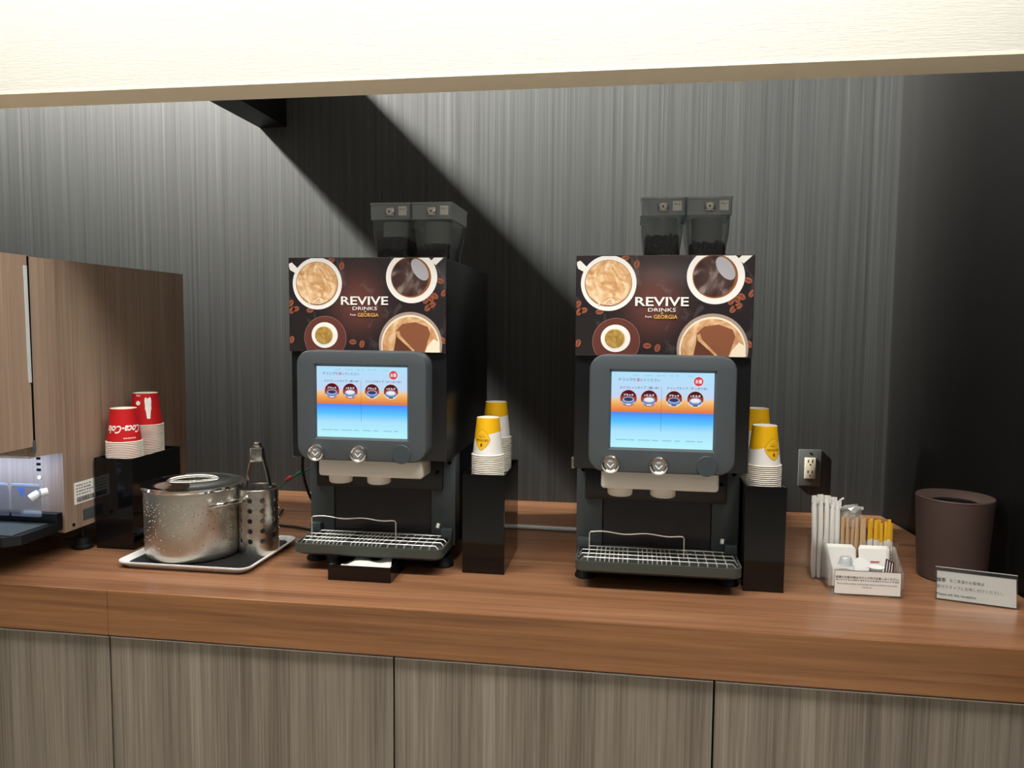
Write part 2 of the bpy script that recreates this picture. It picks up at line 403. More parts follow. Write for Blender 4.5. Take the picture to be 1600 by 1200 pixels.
# ------------------------------------------------------------------ coffee machines
def zoomP(u, v): return ((u - 715) * 0.0003105, 0.755 - (v - 90) * 0.0003105)
def foot(parent, x, y, h, r=0.022, mt='black_rubber'):
    bm = bm_new(); lathe(bm, [(r * 1.15, 0), (r * 1.15, 0.006), (r, 0.010), (r * 0.95, h * 0.6), (r * 0.4, h * 0.62), (r * 0.4, h)], 20, (x, y))
    return obj('foot', bm, mt, parent, True)
def beans(bm, pts, size):
    for p in pts:
        t = bmesh.new(); bmesh.ops.create_icosphere(t, subdivisions=1, radius=1.0)
        R = Matrix.Rotation(random.uniform(0, 6.28), 4, 'Z') @ Matrix.Rotation(random.uniform(-1, 1), 4, 'X') @ Matrix.Rotation(random.uniform(-1, 1), 4, 'Y')
        bmesh.ops.transform(t, matrix=Matrix.Translation(p) @ R @ Matrix.Diagonal((size, size * 0.7, size * 0.5, 1)), verts=t.verts)
        me = bpy.data.meshes.new('tmp'); t.to_mesh(me); t.free(); bm.from_mesh(me); bpy.data.meshes.remove(me)

def coffee_machine(cx, y0, label):
    M = thing('coffee_machine', label, 'coffee machine', (cx, y0, T), 0, 'self-service coffee machines')
    W = 0.1925
    bm = bm_new()
    box(bm, -W, W, 0.006, 0.53, 0.275, 0.753, 0.004)
    box(bm, -W + 0.002, W - 0.002, 0.16, 0.53, 0.042, 0.28, 0.003)
    obj('body', bm, 'machine_black', M, True)
    # front frame of the lower bay
    bm = bm_new()
    for sx in (-1, 1): box(bm, *sorted((sx * 0.128, sx * (W - 0.002))), 0.108, 0.16, 0.045, 0.276, 0.002)
    box(bm, -0.128, 0.128, 0.112, 0.16, 0.045, 0.07)
    obj('front_frame', bm, 'machine_slate', M, True)
    bm = bm_new(); box(bm, -0.17, 0.16, 0.098, 0.108, 0.185, 0.276, 0.002); pl = obj('bay_plate', bm, 'machine_black', M, True)
    for sx, sz in ((0.147, 0.232), (0.176, 0.255), (-0.176, 0.255)):
        bm = bm_new(); lathe(bm, [(0.0045, 0.092 if abs(sx) < .17 else 0.102), (0.0045, 0.108)], 12, (sx, sz), 'y'); obj('screw', bm, 'gap_black', pl)
    bm = bm_new(); box(bm, -0.127, 0.127, 0.114, 0.120, 0.07, 0.186, 0.001); obj('splash_panel', bm, 'splash_dark', M)
    # printed panel
    bm = bm_new(); box(bm, -W, W, -0.004, 0.0055, 0.532, 0.755, 0.0025); fp = obj('front_panel', bm, 'print_panel', M, True)
    lim = (-W + .002, W - .002, 0.534, 0.753)
    k = 0.0003105
    def D(name, u, v, ru, rv, mt, lay, rot=0.0, a0=0, a1=360):
        x, z = zoomP(u, v); return decal(name, ell(x, z, ru * k, rv * k, rot, 44, a0, a1), -0.0042 - 0.00025 * lay, mt, fp, lim)
    def Q(name, pts, mt, lay):
        return decal(name, [zoomP(*p) for p in pts], -0.0042 - 0.00025 * lay, mt, fp, lim)
    Q('printed_handle', [(95, 140), (125, 128), (190, 190), (165, 215), (110, 185)], 'print_white', 1)
    D('printed_cup', 328, 288, 197, 197, 'print_white', 2); D('printed_coffee', 326, 288, 168, 165, 'coffee_edge', 3); D('printed_coffee', 326, 286, 163, 160, 'latte', 4)
    for bu, bv, br in ((345, 420, 26), (318, 425, 15), (290, 430, 10), (448, 310, 12), (262, 440, 9)):
        D('printed_bubble', bu, bv, br, br * .9, 'cream', 5); D('printed_bubble', bu, bv, br * .7, br * .6, 'latte', 6)
    Q('printed_handle', [(1218, 120), (1250, 90), (1322, 90), (1255, 152)], 'print_white', 1)
    D('printed_cup', 1070, 240, 198, 194, 'print_white', 2); D('printed_coffee', 1066, 240, 155, 152, 'coffee_edge', 3); D('printed_coffee', 1060, 240, 142, 142, 'black_coffee', 4)
    D('printed_sheen', 1135, 185, 50, 92, 'sheen_grey', 5, 0.62)
    D('printed_saucer', 388, 703, 169, 169, 'saucer_edge', 1); D('printed_saucer', 388, 703, 165, 165, 'saucer_brown', 2)
    D('printed_cup', 384, 680, 105, 98, 'print_white', 3); D('printed_coffee', 380, 680, 78, 73, 'cream', 4); D('printed_coffee', 378, 682, 70, 66, 'espresso', 5)
    D('printed_glass', 1060, 745, 246, 246, 'glass_ring', 1); D('printed_coffee', 1060, 752, 228, 230, 'cream', 2); D('printed_coffee', 1060, 756, 218, 220, 'iced_latte', 3)
    Q('printed_ice', [(950, 640), (1000, 590), (1100, 575), (1195, 610), (1215, 660), (1165, 820), (930, 820), (945, 720)], 'ice_brown', 4)
    Q('printed_ice', [(960, 680), (1090, 800), (1085, 820), (925, 820), (945, 720)], 'ice_dark', 5)
    Q('printed_ice', [(950, 650), (975, 640), (985, 680), (1095, 790), (1080, 795), (960, 690)], 'iced_latte', 6)
    Q('printed_cream', [(1240, 700), (1275, 720), (1290, 790), (1270, 830), (1170, 830), (1190, 760)], 'cream', 5)
    for bu, bv, rot in ((443, 110, .3), (523, 155, 1.4), (112, 438, .9), (152, 482, .3), (122, 492, 1.0), (268, 490, .2), (116, 718, 1.2), (608, 730, 0), (680, 745, 1.3),
                        (1290, 268, -.4), (1320, 358, .9), (1250, 380, -.7), (1217, 398, -.9), (1180, 412, 1.1), (1228, 446, .5), (1194, 468, .9), (1310, 710, -.9)):
        D('printed_bean', bu, bv, 29, 20, 'bean_print', 0.5, rot); D('printed_bean', bu, bv, 25, 3.5, 'bean_crease', 0.9, rot)
    def PT(s, u, v, hgt, wid, mt, b):
        x, z = zoomP(u, v); return text('printed_lettering', s, mt, fp, x, -0.0062, z, hgt * k, wid * k, b)
    PT('REVIVE', 704, 417, 64, 372, 'print_white', 0.018); PT('DRINKS', 706, 475, 26, 192, 'print_white', 0.0)
    PT('from', 612, 523, 16, 44, 'print_white', 0.0); PT('GEORGIA', 732, 524, 28, 166, 'print_gold', 0.012)
    D('printed_mark', 707, 499, 9, 4, 'print_gold', 3, .4)
    # display
    z0, z1, w2 = 0.279, 0.537, 0.157
    outer = rrect(-w2, w2, z0, z1, 0.034, 6); n = len(outer)
    sx0, sx1, sz0, sz1 = -0.109, 0.110, 0.334, 0.500
    def sh(pts, d):
        return rrect(-w2 + d, w2 - d, z0 + d, z1 - d, 0.034 - d, 6)
    rings = [[(p[0], 0.006, p[1]) for p in outer], [(p[0], -0.042, p[1]) for p in outer], [(p[0], -0.0465, p[1]) for p in sh(outer, 0.0025)], [(p[0], -0.0478, p[1]) for p in sh(outer, 0.006)]]
    ins = []
    for q, (ax, az) in enumerate(((sx1 + .005, sz1 + .006), (sx0 - .005, sz1 + .006), (sx0 - .005, sz0 - .005), (sx1 + .005, sz0 - .005))): ins += [(ax, az)] * 7
    ins2 = []
    for q, (ax, az) in enumerate(((sx1, sz1), (sx0, sz1), (sx0, sz0), (sx1, sz0))): ins2 += [(ax, az)] * 7
    bm = bm_new(); R = [[bm.verts.new(p) for p in r] for r in rings]
    def corner_ring(pts, y):
        vs = {}
        return [vs.setdefault(p, bm.verts.new((p[0], y, p[1])) if p not in vs else None) for p in pts]
    R.append(corner_ring(ins, -0.0478)); R.append(corner_ring(ins2, -0.0405))
    for a, b in zip(R[:-1], R[1:]):
        for i in range(n):
            f = []
            for v in (a[i], a[(i + 1) % n], b[(i + 1) % n], b[i]):
                if v not in f: f.append(v)
            if len(f) > 2:
                try: bm.faces.new(f)
                except ValueError: pass
    bm.verts.ensure_lookup_table()
    for v in [v for v in bm.verts if not v.link_faces]: bm.verts.remove(v)
    dh = obj('display_housing', bm, 'display_slate', M, True, ang=30)
    bm = bm_new(); box(bm, sx0 - .001, sx1 + .001, -0.0402, -0.037, sz0 - .001, sz1 + .001); sc = obj('screen', bm, 'screen_lit', dh)
    sw, shh = sx1 - sx0, sz1 - sz0
    def U(u, v): return (sx0 + u * sw, sz1 - v * shh)
    def E(name, u, v, r, mt, lay, rx=1.0, a0=0, a1=360):
        x, z = U(u, v); return decal(name, ell(x, z, r * sw * rx, r * sw, 0, 36, a0, a1), -0.0404 - 0.0001 * lay, mt, dh)
    def ST(s, u, v, h, wd, mt, b=0.0, lay=6):
        x, z = U(u, v); return text('screen_lettering', s, mt, dh, x, -0.0404 - 0.0001 * lay, z, h * shh, wd * sw, b)
    ST('ドリンク', .142, .100, .042, .135, 'px_ink', .01); ST('を選ん', .262, .102, .042, .098, 'px_magenta', .01); ST('でください', .396, .104, .040, .165, 'px_ink', 0)
    for s, u, wd in (('日本語', .238, .055), ('English', .365, .085), ('中文', .462, .035), ('(简)', .512, .03), ('中文', .594, .035), ('(繁)', .645, .03), ('한국어', .765, .05)):
        ST(s, u, .045, .024, wd, 'px_faint')
    E('hot_water_button', .849, .112, .050, 'px_white', 1); E('hot_water_button', .849, .112, .046, 'px_red', 2); ST('お湯', .849, .112, .052, .062, 'px_white', .03)
    ST('エスプレッソタイプ（濃いめ）', .275, .205, .034, .385, 'px_ink', .012); ST('ドリップタイプ（すっきりめ）', .742, .205, .034, .385, 'px_ink', .012)
    x, z = U(.492, .19); x2, z2 = U(.4945, .775); decal('screen_divider', [(x, z), (x2, z), (x2, z2), (x, z2)], -0.0406, 'px_line', dh)
    for q, u in enumerate((.170, .373, .615, .822)):
        v = .345
        E('drink_button', u, v, .082, 'px_red' if q < 2 else 'px_cream', 1); E('drink_button', u, v, .078, 'px_rust', 2)
        x, z = U(u, v); r = .078 * sw
        decal('drink_button', ell(x, z, r, r, 0, 24, 15, 165), -0.0407, 'px_maroon', dh)
        decal('drink_button', ell(x, z, r, r, 0, 24, 200, 340), -0.0407, 'px_slate' if q < 2 else 'px_cream', dh)
        xx, zz = U(u, v + .02); decal('drink_icon', ell(xx, zz - .0055, .0146, .0048), -0.0408, 'px_white', dh)
        decal('drink_icon', ell(xx, zz - .004, .0135, .0058), -0.0409, 'px_plate', dh); decal('drink_icon', ell(xx, zz, .0125, .0062), -0.0410, 'px_cup', dh)
        decal('drink_icon', ell(xx, zz + .0006, .0098, .0042), -0.0411, 'px_cupdark' if q % 2 == 0 else 'px_white', dh)
        ST('ブラック' if q % 2 == 0 else '+ミルク', u, v - .042, .034, .1, 'px_white', .035, 8)
        xx, zz = U(u, v + .085); decal('drink_caption', [(xx - .005, zz - .0015), (xx + .005, zz - .0015), (xx + .005, zz + .0015), (xx - .005, zz + .0015)], -0.0412, 'px_white' if q < 2 else 'px_ink', dh)
    for u0, u1 in ((.05, .17), (.18, .24), (.27, .39), (.41, .47), (.51, .6), (.63, .68), (.74, .83), (.85, .9)):
        (x, z), (x2, z2) = U(u0, .893), U(u1, .903); decal('screen_caption', [(x, z), (x2, z), (x2, z2), (x, z2)], -0.0406, 'px_faint', dh)
    # buttons
    for bx in (-0.108, -0.004):
        bm = bm_new(); lathe(bm, [(0.0212, -0.046), (0.0212, -0.053), (0.0195, -0.0575), (0.0165, -0.0585), (0.0140, -0.0565), (0.0128, -0.0565), (0.0, -0.0568)], 32, (bx, 0.298), 'y', False)
        b = obj('push_button', bm, 'chrome', M, True, ang=30)
        bm = bm_new(); lathe(bm, [(0.0132, -0.0570), (0.0, -0.0572)], 28, (bx, 0.298), 'y', False); obj('button_face', bm, 'print_grey', b)
        bm = bm_new(); add(bm, [(bx + a, -0.0574, 0.298 + c) for a, c in ((-.0085, .0005), (-.0065, .0022), (0, -.0045), (.0065, .0022), (.0085, .0005), (0, -.0082))], [(0, 1, 2, 5), (5, 2, 3, 4)]); obj('arrow_mark', bm, 'print_white', b)
        text('button_lettering', '押す', 'print_white', b, bx, -0.0574, 0.3045, 0.0042, 0.009, 0.02)
    bm = bm_new(); lathe(bm, [(0.0225, -0.030), (0.0225, -0.0495), (0.0215, -0.0505), (0, -0.0505)], 32, (0.098, 0.299), 'y', False); obj('blank_button', bm, 'blank_slate', M, True, ang=30)
    # nozzle cover
    bm = bm_new(); box(bm, -0.130, 0.132, 0.012, 0.098, 0.229, 0.2755, 0.008, 3); nc = obj('nozzle_cover', bm, 'white_plastic', M, True)
    for nx in (-0.087, 0.011):
        bm = bm_new(); lathe(bm, [(0.0, 0.2085), (0.025, 0.2085), (0.0285, 0.2115), (0.0295, 0.2295)], 28, (nx, 0.052)); obj('nozzle', bm, 'white_plastic', nc, True)
    # drip tray
    o1 = rrect(-0.185, 0.185, -0.017, 0.108, 0.02, 5, (0.003, 0.003, 0.02, 0.02)); nn = len(o1)
    def off(d, zz): return [(p[0] * (1 - d / 0.185), -0.017 + d + (p[1] + 0.017) * (1 - 2 * d / 0.125), zz) for p in o1]
    bm = bm_new(); R = [[bm.verts.new(p) for p in r] for r in (off(0.010, 0.039), off(0.0, 0.046), off(0.0, 0.067), off(0.004, 0.067), off(0.005, 0.052))]
    for a, b in zip(R[:-1], R[1:]):
        for i in range(nn): bm.faces.new([a[i], a[(i + 1) % nn], b[(i + 1) % nn], b[i]])
    bm.faces.new(R[0]); bm.faces.new(R[-1])
    dt = obj('drip_tray', bm, 'tray_slate', M, True)
    for sx in (-1, 1):
        bm = bm_new(); box(bm, *sorted((sx * 0.186, sx * 0.158)), 0.09, 0.108, 0.067, 0.09, 0.002); obj('tray_lug', bm, 'machine_slate', dt, True)
    us = [165, 225, 257, 290, 322, 354, 388, 420, 455, 533, 566, 600, 633, 668, 700, 733, 767, 827, 895, 958, 1022, 1088, 1157]
    bm = bm_new()
    for u in us:
        x = (u - 668) * 0.000312; tube(bm, [(x, 0.097, 0.069), (x, 0.002, 0.069), (x, -0.004, 0.067), (x, -0.0065, 0.058)], 0.0013, 6)
    for yy, e in ((0.004, 0.166), (0.034, 0.172), (0.064, 0.172), (0.095, 0.172)):
        tube(bm, [(-e - .009, yy, 0.060), (-e, yy, 0.071), (e, yy, 0.071), (e + .009, yy, 0.060)], 0.0013, 6)
    obj('drip_grid', bm, 'wire_steel', dt, True)
    bm = bm_new()
    gp = [(-0.155, 0.03, 0.069), (-0.155, 0.03, 0.120), (-0.152, 0.03, 0.1235)]
    for q in range(17):
        t_ = q / 16; gp.append((-0.148 + 0.198 * t_, 0.03, 0.1235 - 0.002 * t_ + 0.0022 * math.sin(t_ * 4 * PI)))
    gp += [(0.057, 0.03, 0.121), (0.06, 0.03, 0.117), (0.06, 0.03, 0.069)]
    tube(bm, gp, 0.0014, 6); obj('guard_rail', bm, 'wire_steel', dt, True)
    bm = bm_new(); tube(bm, [(0.150, 0.085, 0.094), (0.152, 0.09, 0.104)], 0.0045, 10); obj('peg', bm, 'white_plastic', M, True)
    for x in (-0.166, 0.166):
        for y in (0.085, 0.46): foot(M, x, y, 0.042)
    bm = bm_new(); box(bm, -W - 0.006, -W + 0.001, 0.02, 0.06, 0.272, 0.298, 0.001); obj('side_latch', bm, 'brushed_steel', M)
    # bean hoppers
    for hx, lvl in ((0.0015, 0.072), (0.1105, 0.054)):
        def hring(hw, ya, yb, z, rr=0.012): return [(p[0], p[1], z) for p in rrect(hx - hw, hx + hw, ya, yb, rr, 4)]
        def skin(rs, cap0=False, cap1=False):
            b_ = bm_new(); RR = [[b_.verts.new(p) for p in r] for r in rs]; q = len(RR[0])
            for a, b in zip(RR[:-1], RR[1:]):
                for i in range(q): b_.faces.new([a[i], a[(i + 1) % q], b[(i + 1) % q], b[i]])
            if cap0: b_.faces.new(RR[0])
            if cap1: b_.faces.new(RR[-1])
            return b_
        hp = obj('bean_hopper', skin([hring(.042, .195, .33, .752), hring(.044, .19, .34, .79), hring(.049, .185, .355, .825), hring(.0505, .183, .36, .866)]), 'smoked_plastic', M, True)
        obj('hopper_lid', skin([hring(.0505, .181, .362, .866, .008), hring(.0530, .179, .366, .866, .008), hring(.0535, .178, .368, .902, .008), hring(.0545, .176, .370, .904, .008), hring(.0545, .176, .370, .9085, .008)], False, True), 'hopper_lid', hp, True)
        bm = bm_new(); ch = [[bm.verts.new((hx + .037 * math.cos(PI + PI * q / 16), .245 + .040 * math.sin(PI + PI * q / 16), zz)) for q in range(17)] for zz in (.754 + lvl, .864)]
        for q in range(16): bm.faces.new([ch[0][q], ch[0][q + 1], ch[1][q + 1], ch[1][q]])
        obj('inner_chute', bm, 'chute_grey', hp, True)  # pale curved inner wall added to brighten the hopper; whiteness stands in for reflections
        bm = bm_new(); box(bm, hx - .012, hx + .013, .172, .179, .874, .897, .004); lk = obj('lock', bm, 'brushed_steel', hp, True)
        bm = bm_new(); lathe(bm, [(.0085, .1715), (0, .1713)], 20, (hx, .8855), 'y', False); obj('lock_face', bm, 'white_gloss', hp)
        bm = bm_new(); box(bm, hx - .0015, hx + .0015, .1705, .1712, .883, .888); obj('keyhole', bm, 'gap_black', hp)
        bm = bm_new(); box(bm, hx + .023, hx + .044, .1765, .1778, .876, .899); obj('sticker', bm, 'paper_white', hp)
        text('sticker_lettering', 'No.2' if hx < .05 else 'No.1', 'ink_grey', hp, hx + .0335, .1762, .892, .005, .014)
        bm = bm_new()
        box(bm, hx - .040, hx + .040, .199, .325, .7535, .754 + lvl - .008)
        pts = []
        for i in range(95):
            pts.append(Vector((hx + random.uniform(-.036, .036), random.uniform(.20, .32), .754 + lvl - .008 + random.uniform(-.002, .006))))
        for i in range(130): pts.append(Vector((hx + random.uniform(-.038, .038), .199, .757 + random.uniform(0, lvl - .010))))
        beans(bm, pts, .0052)
        o = obj('coffee_beans', bm, 'bean_roast', hp, True); o['kind'] = 'stuff'
    return M
coffee_machine(-0.614, 1.77, 'black coffee machine with lit touch screen, right beside the steel tongs holder')
coffee_machine(0.072, 1.75, 'black coffee machine with lit touch screen, closer to the wall outlet')

# ------------------------------------------------------------------ paper cups
def cup_mesh(name, R0, R1, H, wall, rimcol):
    """cup standing upside down: rim at z=0, base at z=H"""
    bm = bm_new()
    lathe(bm, [(R0 - .0002, .0028), (R1, H), (R1 - .0022, H), (R1 - .0026, H - .006), (0.0, H - .006)], 36, cap=False)
    bm.faces.ensure_lookup_table(); nwall = 36
    for i, f in enumerate(bm.faces): f.material_index = 0 if i < nwall else 1
    n0 = len(bm.faces)
    lathe(bm, [(R0 - .0002, .0030), (R0 + .0022, .0026), (R0 + .0032, .0015), (R0 + .0022, .0004), (R0, .0001), (R0 - .0012, .0010), (R1 - .001, H - .008)], 36, cap=False)
    bm.faces.ensure_lookup_table()
    for f in bm.faces[n0:]: f.material_index = 1
    me = bpy.data.meshes.new(name); bm.to_mesh(me); bm.free()
    me.materials.append(MATS[wall]); me.materials.append(MATS[rimcol])
    me.polygons.foreach_set('use_smooth', [True] * len(me.polygons)); me.set_sharp_from_angle(angle=math.radians(45))
    return me
RED = cup_mesh('paper_cup_red', .0428, .0325, .089, 'cup_red', 'cup_paper')
YEL = cup_mesh('paper_cup_yellow', .0372, .0272, .0915, 'cup_yellow', 'cup_paper')
def wrap(R0, R1, H, a0, zc, flip=True):
    """maps flat (u, v) lettering onto the cup wall; flip turns it upside down as the cup is"""
    def f(u, v):
        if flip: u, v = -u, -v
        z = zc + v; r = R0 + (R1 - R0) * z / H + .0005
        a = a0 + u / r
        return (r * math.sin(a), -r * math.cos(a), z)
    return f
def grid_patch(poly_fn, n=14):
    return poly_fn
def wrapped_poly(name, poly, mt, parent, xf, lift=0.0):
    bm = bm_new(); c = (sum(p[0] for p in poly) / len(poly), sum(p[1] for p in poly) / len(poly)); K = 5; rings = []
    for k in range(1, K + 1):
        rings.append([bm.verts.new(xf(c[0] + (p[0] - c[0]) * k / K, c[1] + (p[1] - c[1]) * k / K)) for p in poly])
    cv = bm.verts.new(xf(*c)); n = len(poly)
    for i in range(n): bm.faces.new([cv, rings[0][i], rings[0][(i + 1) % n]])
    for a, b in zip(rings[:-1], rings[1:]):
        for i in range(n): bm.faces.new([a[i], a[(i + 1) % n], b[(i + 1) % n], b[i]])
    if lift:
        for v in bm.verts:
            r = math.hypot(v.co.x, v.co.y); v.co.x *= 1 + lift / r; v.co.y *= 1 + lift / r
    return obj(name, bm, mt, parent, True)
def sdiamond(h, wd, n=10):
    out = []
    for k in range(4 * n):
        a = 2 * PI * k / (4 * n); c, s = math.cos(a), math.sin(a); q = (abs(c) ** 1.35 + abs(s) ** 1.35) ** (-1 / 1.35)
        out.append((wd * c * q, h * s * q))
    return out
def cup_stack(mesh, base_loc, n, pitch, label_top, label_rest, group, H, lean=(0, 0), spin=0.0):
    top_cup = None
    for k in range(n):
        o = bpy.data.objects.new('paper_cup', mesh); COL.objects.link(o)
        o.location = (base_loc[0] + lean[0] * k, base_loc[1] + lean[1] * k, base_loc[2] + pitch * k)
        o.rotation_euler = (0, 0, spin)
        tag(o, label_top if k == n - 1 else label_rest, 'paper cup', group); top_cup = o
    return top_cup
def badge(o, ang, R0=.0372, R1=.0272, H=.0915):
    xf = wrap(R0, R1, H, ang, .040)
    wrapped_poly('badge_outline', sdiamond(.0255, .0215), 'badge_brown', o, xf, .0)
    wrapped_poly('badge', sdiamond(.0248, .0208), 'badge_yellow', o, xf, .0002)
    def ly(dv): return lambda u, v: tuple(Vector(xf(u, v + dv)) * 1.0 + Vector((xf(u, v + dv)[0], xf(u, v + dv)[1], 0)).normalized() * .0004)
    text('badge_lettering', 'GEORGIA', 'badge_brown', o, 0, 0, 0, .0058, .033, .02, xf=ly(.0015))
    text('badge_lettering', 'Coffee', 'badge_brown', o, 0, 0, 0, .0048, .017, 0, .4, xf=ly(-.0068))
    text('badge_lettering', 'EST. 1975', 'badge_brown', o, 0, 0, 0, .0018, .010, 0, xf=ly(-.0125))
    lf = ly(.0125); wrapped_poly('badge_bean', ell(0, 0, .0028, .0042), 'badge_brown', o, lf)
def redlogo(o, ang):
    xf = wrap(.0428, .0325, .089, ang, .036); ly = lambda dv: (lambda u, v: xf(u, v + dv))
    text('cup_lettering', 'Coca-Cola', 'print_white', o, 0, 0, 0, .021, .090, .02, .45, xf=ly(0))
    for q in range(6): wrapped_poly('cup_small_print', [(-.002 - .0055 * q, .0225), (.002 - .0055 * q, .0225), (.002 - .0055 * q, .0247), (-.002 - .0055 * q, .0247)], 'print_white', o, xf)
def redbottle(o, ang):
    xf = wrap(.0428, .0325, .089, ang, .05)
    prof = [(-.035, .0030), (-.030, .0033), (-.012, .0046), (-.002, .0062), (.006, .0058), (.014, .0062), (.024, .0066), (.033, .0052)]
    poly = [(r * 1.35, v * .86) for v, r in prof] + [(-r * 1.35, v * .86) for v, r in reversed(prof)]
    wrapped_poly('printed_bottle', [(u, -v) for u, v in poly], 'print_white', o, xf)
    x2 = wrap(.0428, .0325, .089, ang - .72, .05)
    wrapped_poly('printed_roundel', ell(0, -.013, .0062, .0062), 'print_white', o, x2)
    text('cup_lettering', 'Coke', 'print_white', o, 0, 0, 0, .005, .012, .02, .3, xf=lambda u, v: x2(u, v - .033))

def holder(name, label, x0, x1, y0, y1, h, group=None):
    t = thing(name, label, 'cup holder', ((x0 + x1) / 2, y0, T), 0, group)
    hw = (x1 - x0) / 2; d = y1 - y0; th = .003
    for nm, a in (('front_panel', (-hw, hw, 0, th)), ('back_panel', (-hw, hw, d - th, d)), ('side_panel', (-hw, -hw + th, th, d - th)), ('side_panel', (hw - th, hw, th, d - th))):
        bm = bm_new(); box(bm, *a, 0, h, .0006, 1); obj(nm, bm, 'black_acrylic', t)
    bm = bm_new(); box(bm, -hw + th, hw - th, th, d - th, h - .020, h - .017); obj('shelf', bm, 'black_acrylic', t)
    return t
G1 = 'paper cups stacked upside down'
holder('cup_riser', 'black glossy acrylic cup holder carrying red cups beside the brown drink dispenser', -1.387, -1.279, 1.838, 2.06, .242)
b = T + .242 - .0165
c = cup_stack(RED, (-1.333, 1.888, b), 13, .0046, 'red paper cup upside down with white script lettering, on top of the shorter red stack', 'white rimmed red paper cup nested in the shorter red cup stack', 'cups in the shorter red stack', .089)
redlogo(c, .62)
c = cup_stack(RED, (-1.336, 1.990, b), 20, .0046, 'red paper cup upside down with white bottle print, on top of the taller red stack', 'white rimmed red paper cup nested in the taller red cup stack', 'cups in the taller red stack', .089)
redbottle(c, .75)
holder('cup_holder', 'black glossy acrylic cup holder in the gap between the two coffee machines', -.390, -.287, 1.806, 2.03, .242, 'black acrylic cup holders')
b = T + .242 - .0165
c = cup_stack(YEL, (-.3365, 1.852, b), 14, .0045, 'yellow and white paper cup upside down, topping the shorter stack between the coffee machines', 'white paper cup nested in the shorter stack between the coffee machines', 'cups in the shorter stack between the machines', .0915, spin=-.25)
badge(c, -.05)
c = cup_stack(YEL, (-.336, 1.965, b), 20, .0045, 'yellow and white paper cup upside down, topping the taller stack between the coffee machines', 'white paper cup nested in the taller stack between the coffee machines', 'cups in the taller stack between the machines', .0915, spin=-.25)
badge(c, -.25)
holder('cup_holder', 'black acrylic cup holder between a coffee machine and the acrylic organiser', .2662, .3555, 1.79, 2.01, .242, 'black acrylic cup holders')
c = cup_stack(YEL, (.3108, 1.838, b), 14, .0045, 'yellow and white paper cup upside down, topping the shorter stack near the wall outlet', 'white paper cup nested in the shorter stack near the wall outlet', 'cups in the shorter stack near the outlet', .0915, spin=.35)
badge(c, .15)
c = cup_stack(YEL, (.3108, 1.955, b), 20, .0045, 'yellow and white paper cup upside down, topping the taller stack near the wall outlet', 'white paper cup nested in the taller stack near the wall outlet', 'cups in the taller stack near the outlet', .0915, spin=.35)
badge(c, -.1)

# ------------------------------------------------------------------ brown cold drink dispenser
bx = -1.395
DS = thing('drink_dispenser', 'brown wood-finish cold drink dispenser with black drip tray beside the red cups', 'drink dispenser', (bx, 1.735, T))
bm = bm_new(); prism(bm, [(-.088, .75), (.55, .75), (.55, .068), (0, .068), (0, .272), (-.088, .276)], 'x', -.018, 0); obj('side_panel', bm, 'brown_oak', DS)
bm = bm_new(); box(bm, -.52, -.018, -.085, .548, .28, .749); box(bm, -.52, -.018, .02, .548, .07, .28); obj('body', bm, 'brown_oak', DS)
bm = bm_new(); prism(bm, rrect(-.56, .001, -.30, -.094, .03, 5, (.002, .002, .03, .03)), 'z', .302, .752); dr = obj('door', bm, 'brown_oak', DS, True, ang=30)
bm = bm_new(); prism(bm, [(-.1065, .728), (-.098, .728), (-.096, .455), (-.103, .455)], 'x', .0005, .004); obj('door_grip', bm, 'pipe_grey', dr)
bm = bm_new(); box(bm, -.006, .0006, -.094, -.088, .31, .75); obj('hinge_gap', bm, 'gap_black', DS)
bm = bm_new(); box(bm, -.004, .003, -.098, -.088, .288, .316, .002); obj('hinge', bm, 'machine_slate', DS)
bm = bm_new(); box(bm, -.52, -.018, 0.0, .02, .07, .276); rp = obj('recess_panel', bm, 'brown_oak', DS)
for q in range(3):
    bm = bm_new(); box(bm, -.073, -.062, -.002, .004, .252 - .0145 * q, .2585 - .0145 * q, .001); obj('indicator_slot', bm, 'gap_black', rp)
bm = bm_new(); lathe(bm, [(.005, -.002), (.005, .001)], 16, (-.066, .207), 'y'); obj('indicator_ring', bm, 'white_gloss', rp)
bm = bm_new(); box(bm, -.50, -.03, -.075, -.055, .268, .274); obj('bay_light', bm, 'white_gloss', DS)
_al = area('bay_light_source', (bx - .19, 1.735 - .065, T + .262), (bx - .19, 1.735 + .02, T + .05), .36, .015, 0.9, (.42, .60, 1.0))
for q in range(4):
    x1 = -.022 - .088 * q; x0 = x1 - .082
    bm = bm_new(); pr = rrect(x0, x1, .120, .202, .02, 5, (.02, .02, .004, .004))
    prism(bm, pr, 'y', -.052, -.050); gd = obj('splash_guard', bm, 'guard_film', DS)
    bm = bm_new(); box(bm, x0 + .004, x1 - .004, -.053, -.049, .196, .2005); obj('guard_lip', bm, 'frosted', gd)
    bm = bm_new(); add(bm, [(x0 + .020, -.0535, .192), (x0 + .040, -.0535, .192), (x0 + .034, -.0535, .166)], [(0, 1, 2)]); obj('blue_marker', bm, 'blue_film', gd)
bm = bm_new(); tube(bm, [(-.020, -.03, .180), (-.035, -.046, .176), (-.046, -.056, .166)], [.009, .011, .010], 12); obj('spout', bm, 'white_gloss', DS, True)
bm = bm_new(); t1 = [(-.52, -.025), (-.002, -.025), (-.002, -.14), (-.03, -.165), (-.52, -.165)]
prism(bm, t1, 'z', .076, .098); dtp = obj('drip_tray', bm, 'machine_black', DS)
bm = bm_new(); box(bm, -.52, -.002, -.026, -.004, .078, .122, .002); obj('tray_back', bm, 'machine_black', dtp)
bm = bm_new(); box(bm, -.505, -.02, -.150, -.035, .098, .1005); obj('tray_grille', bm, 'tray_slate', dtp)
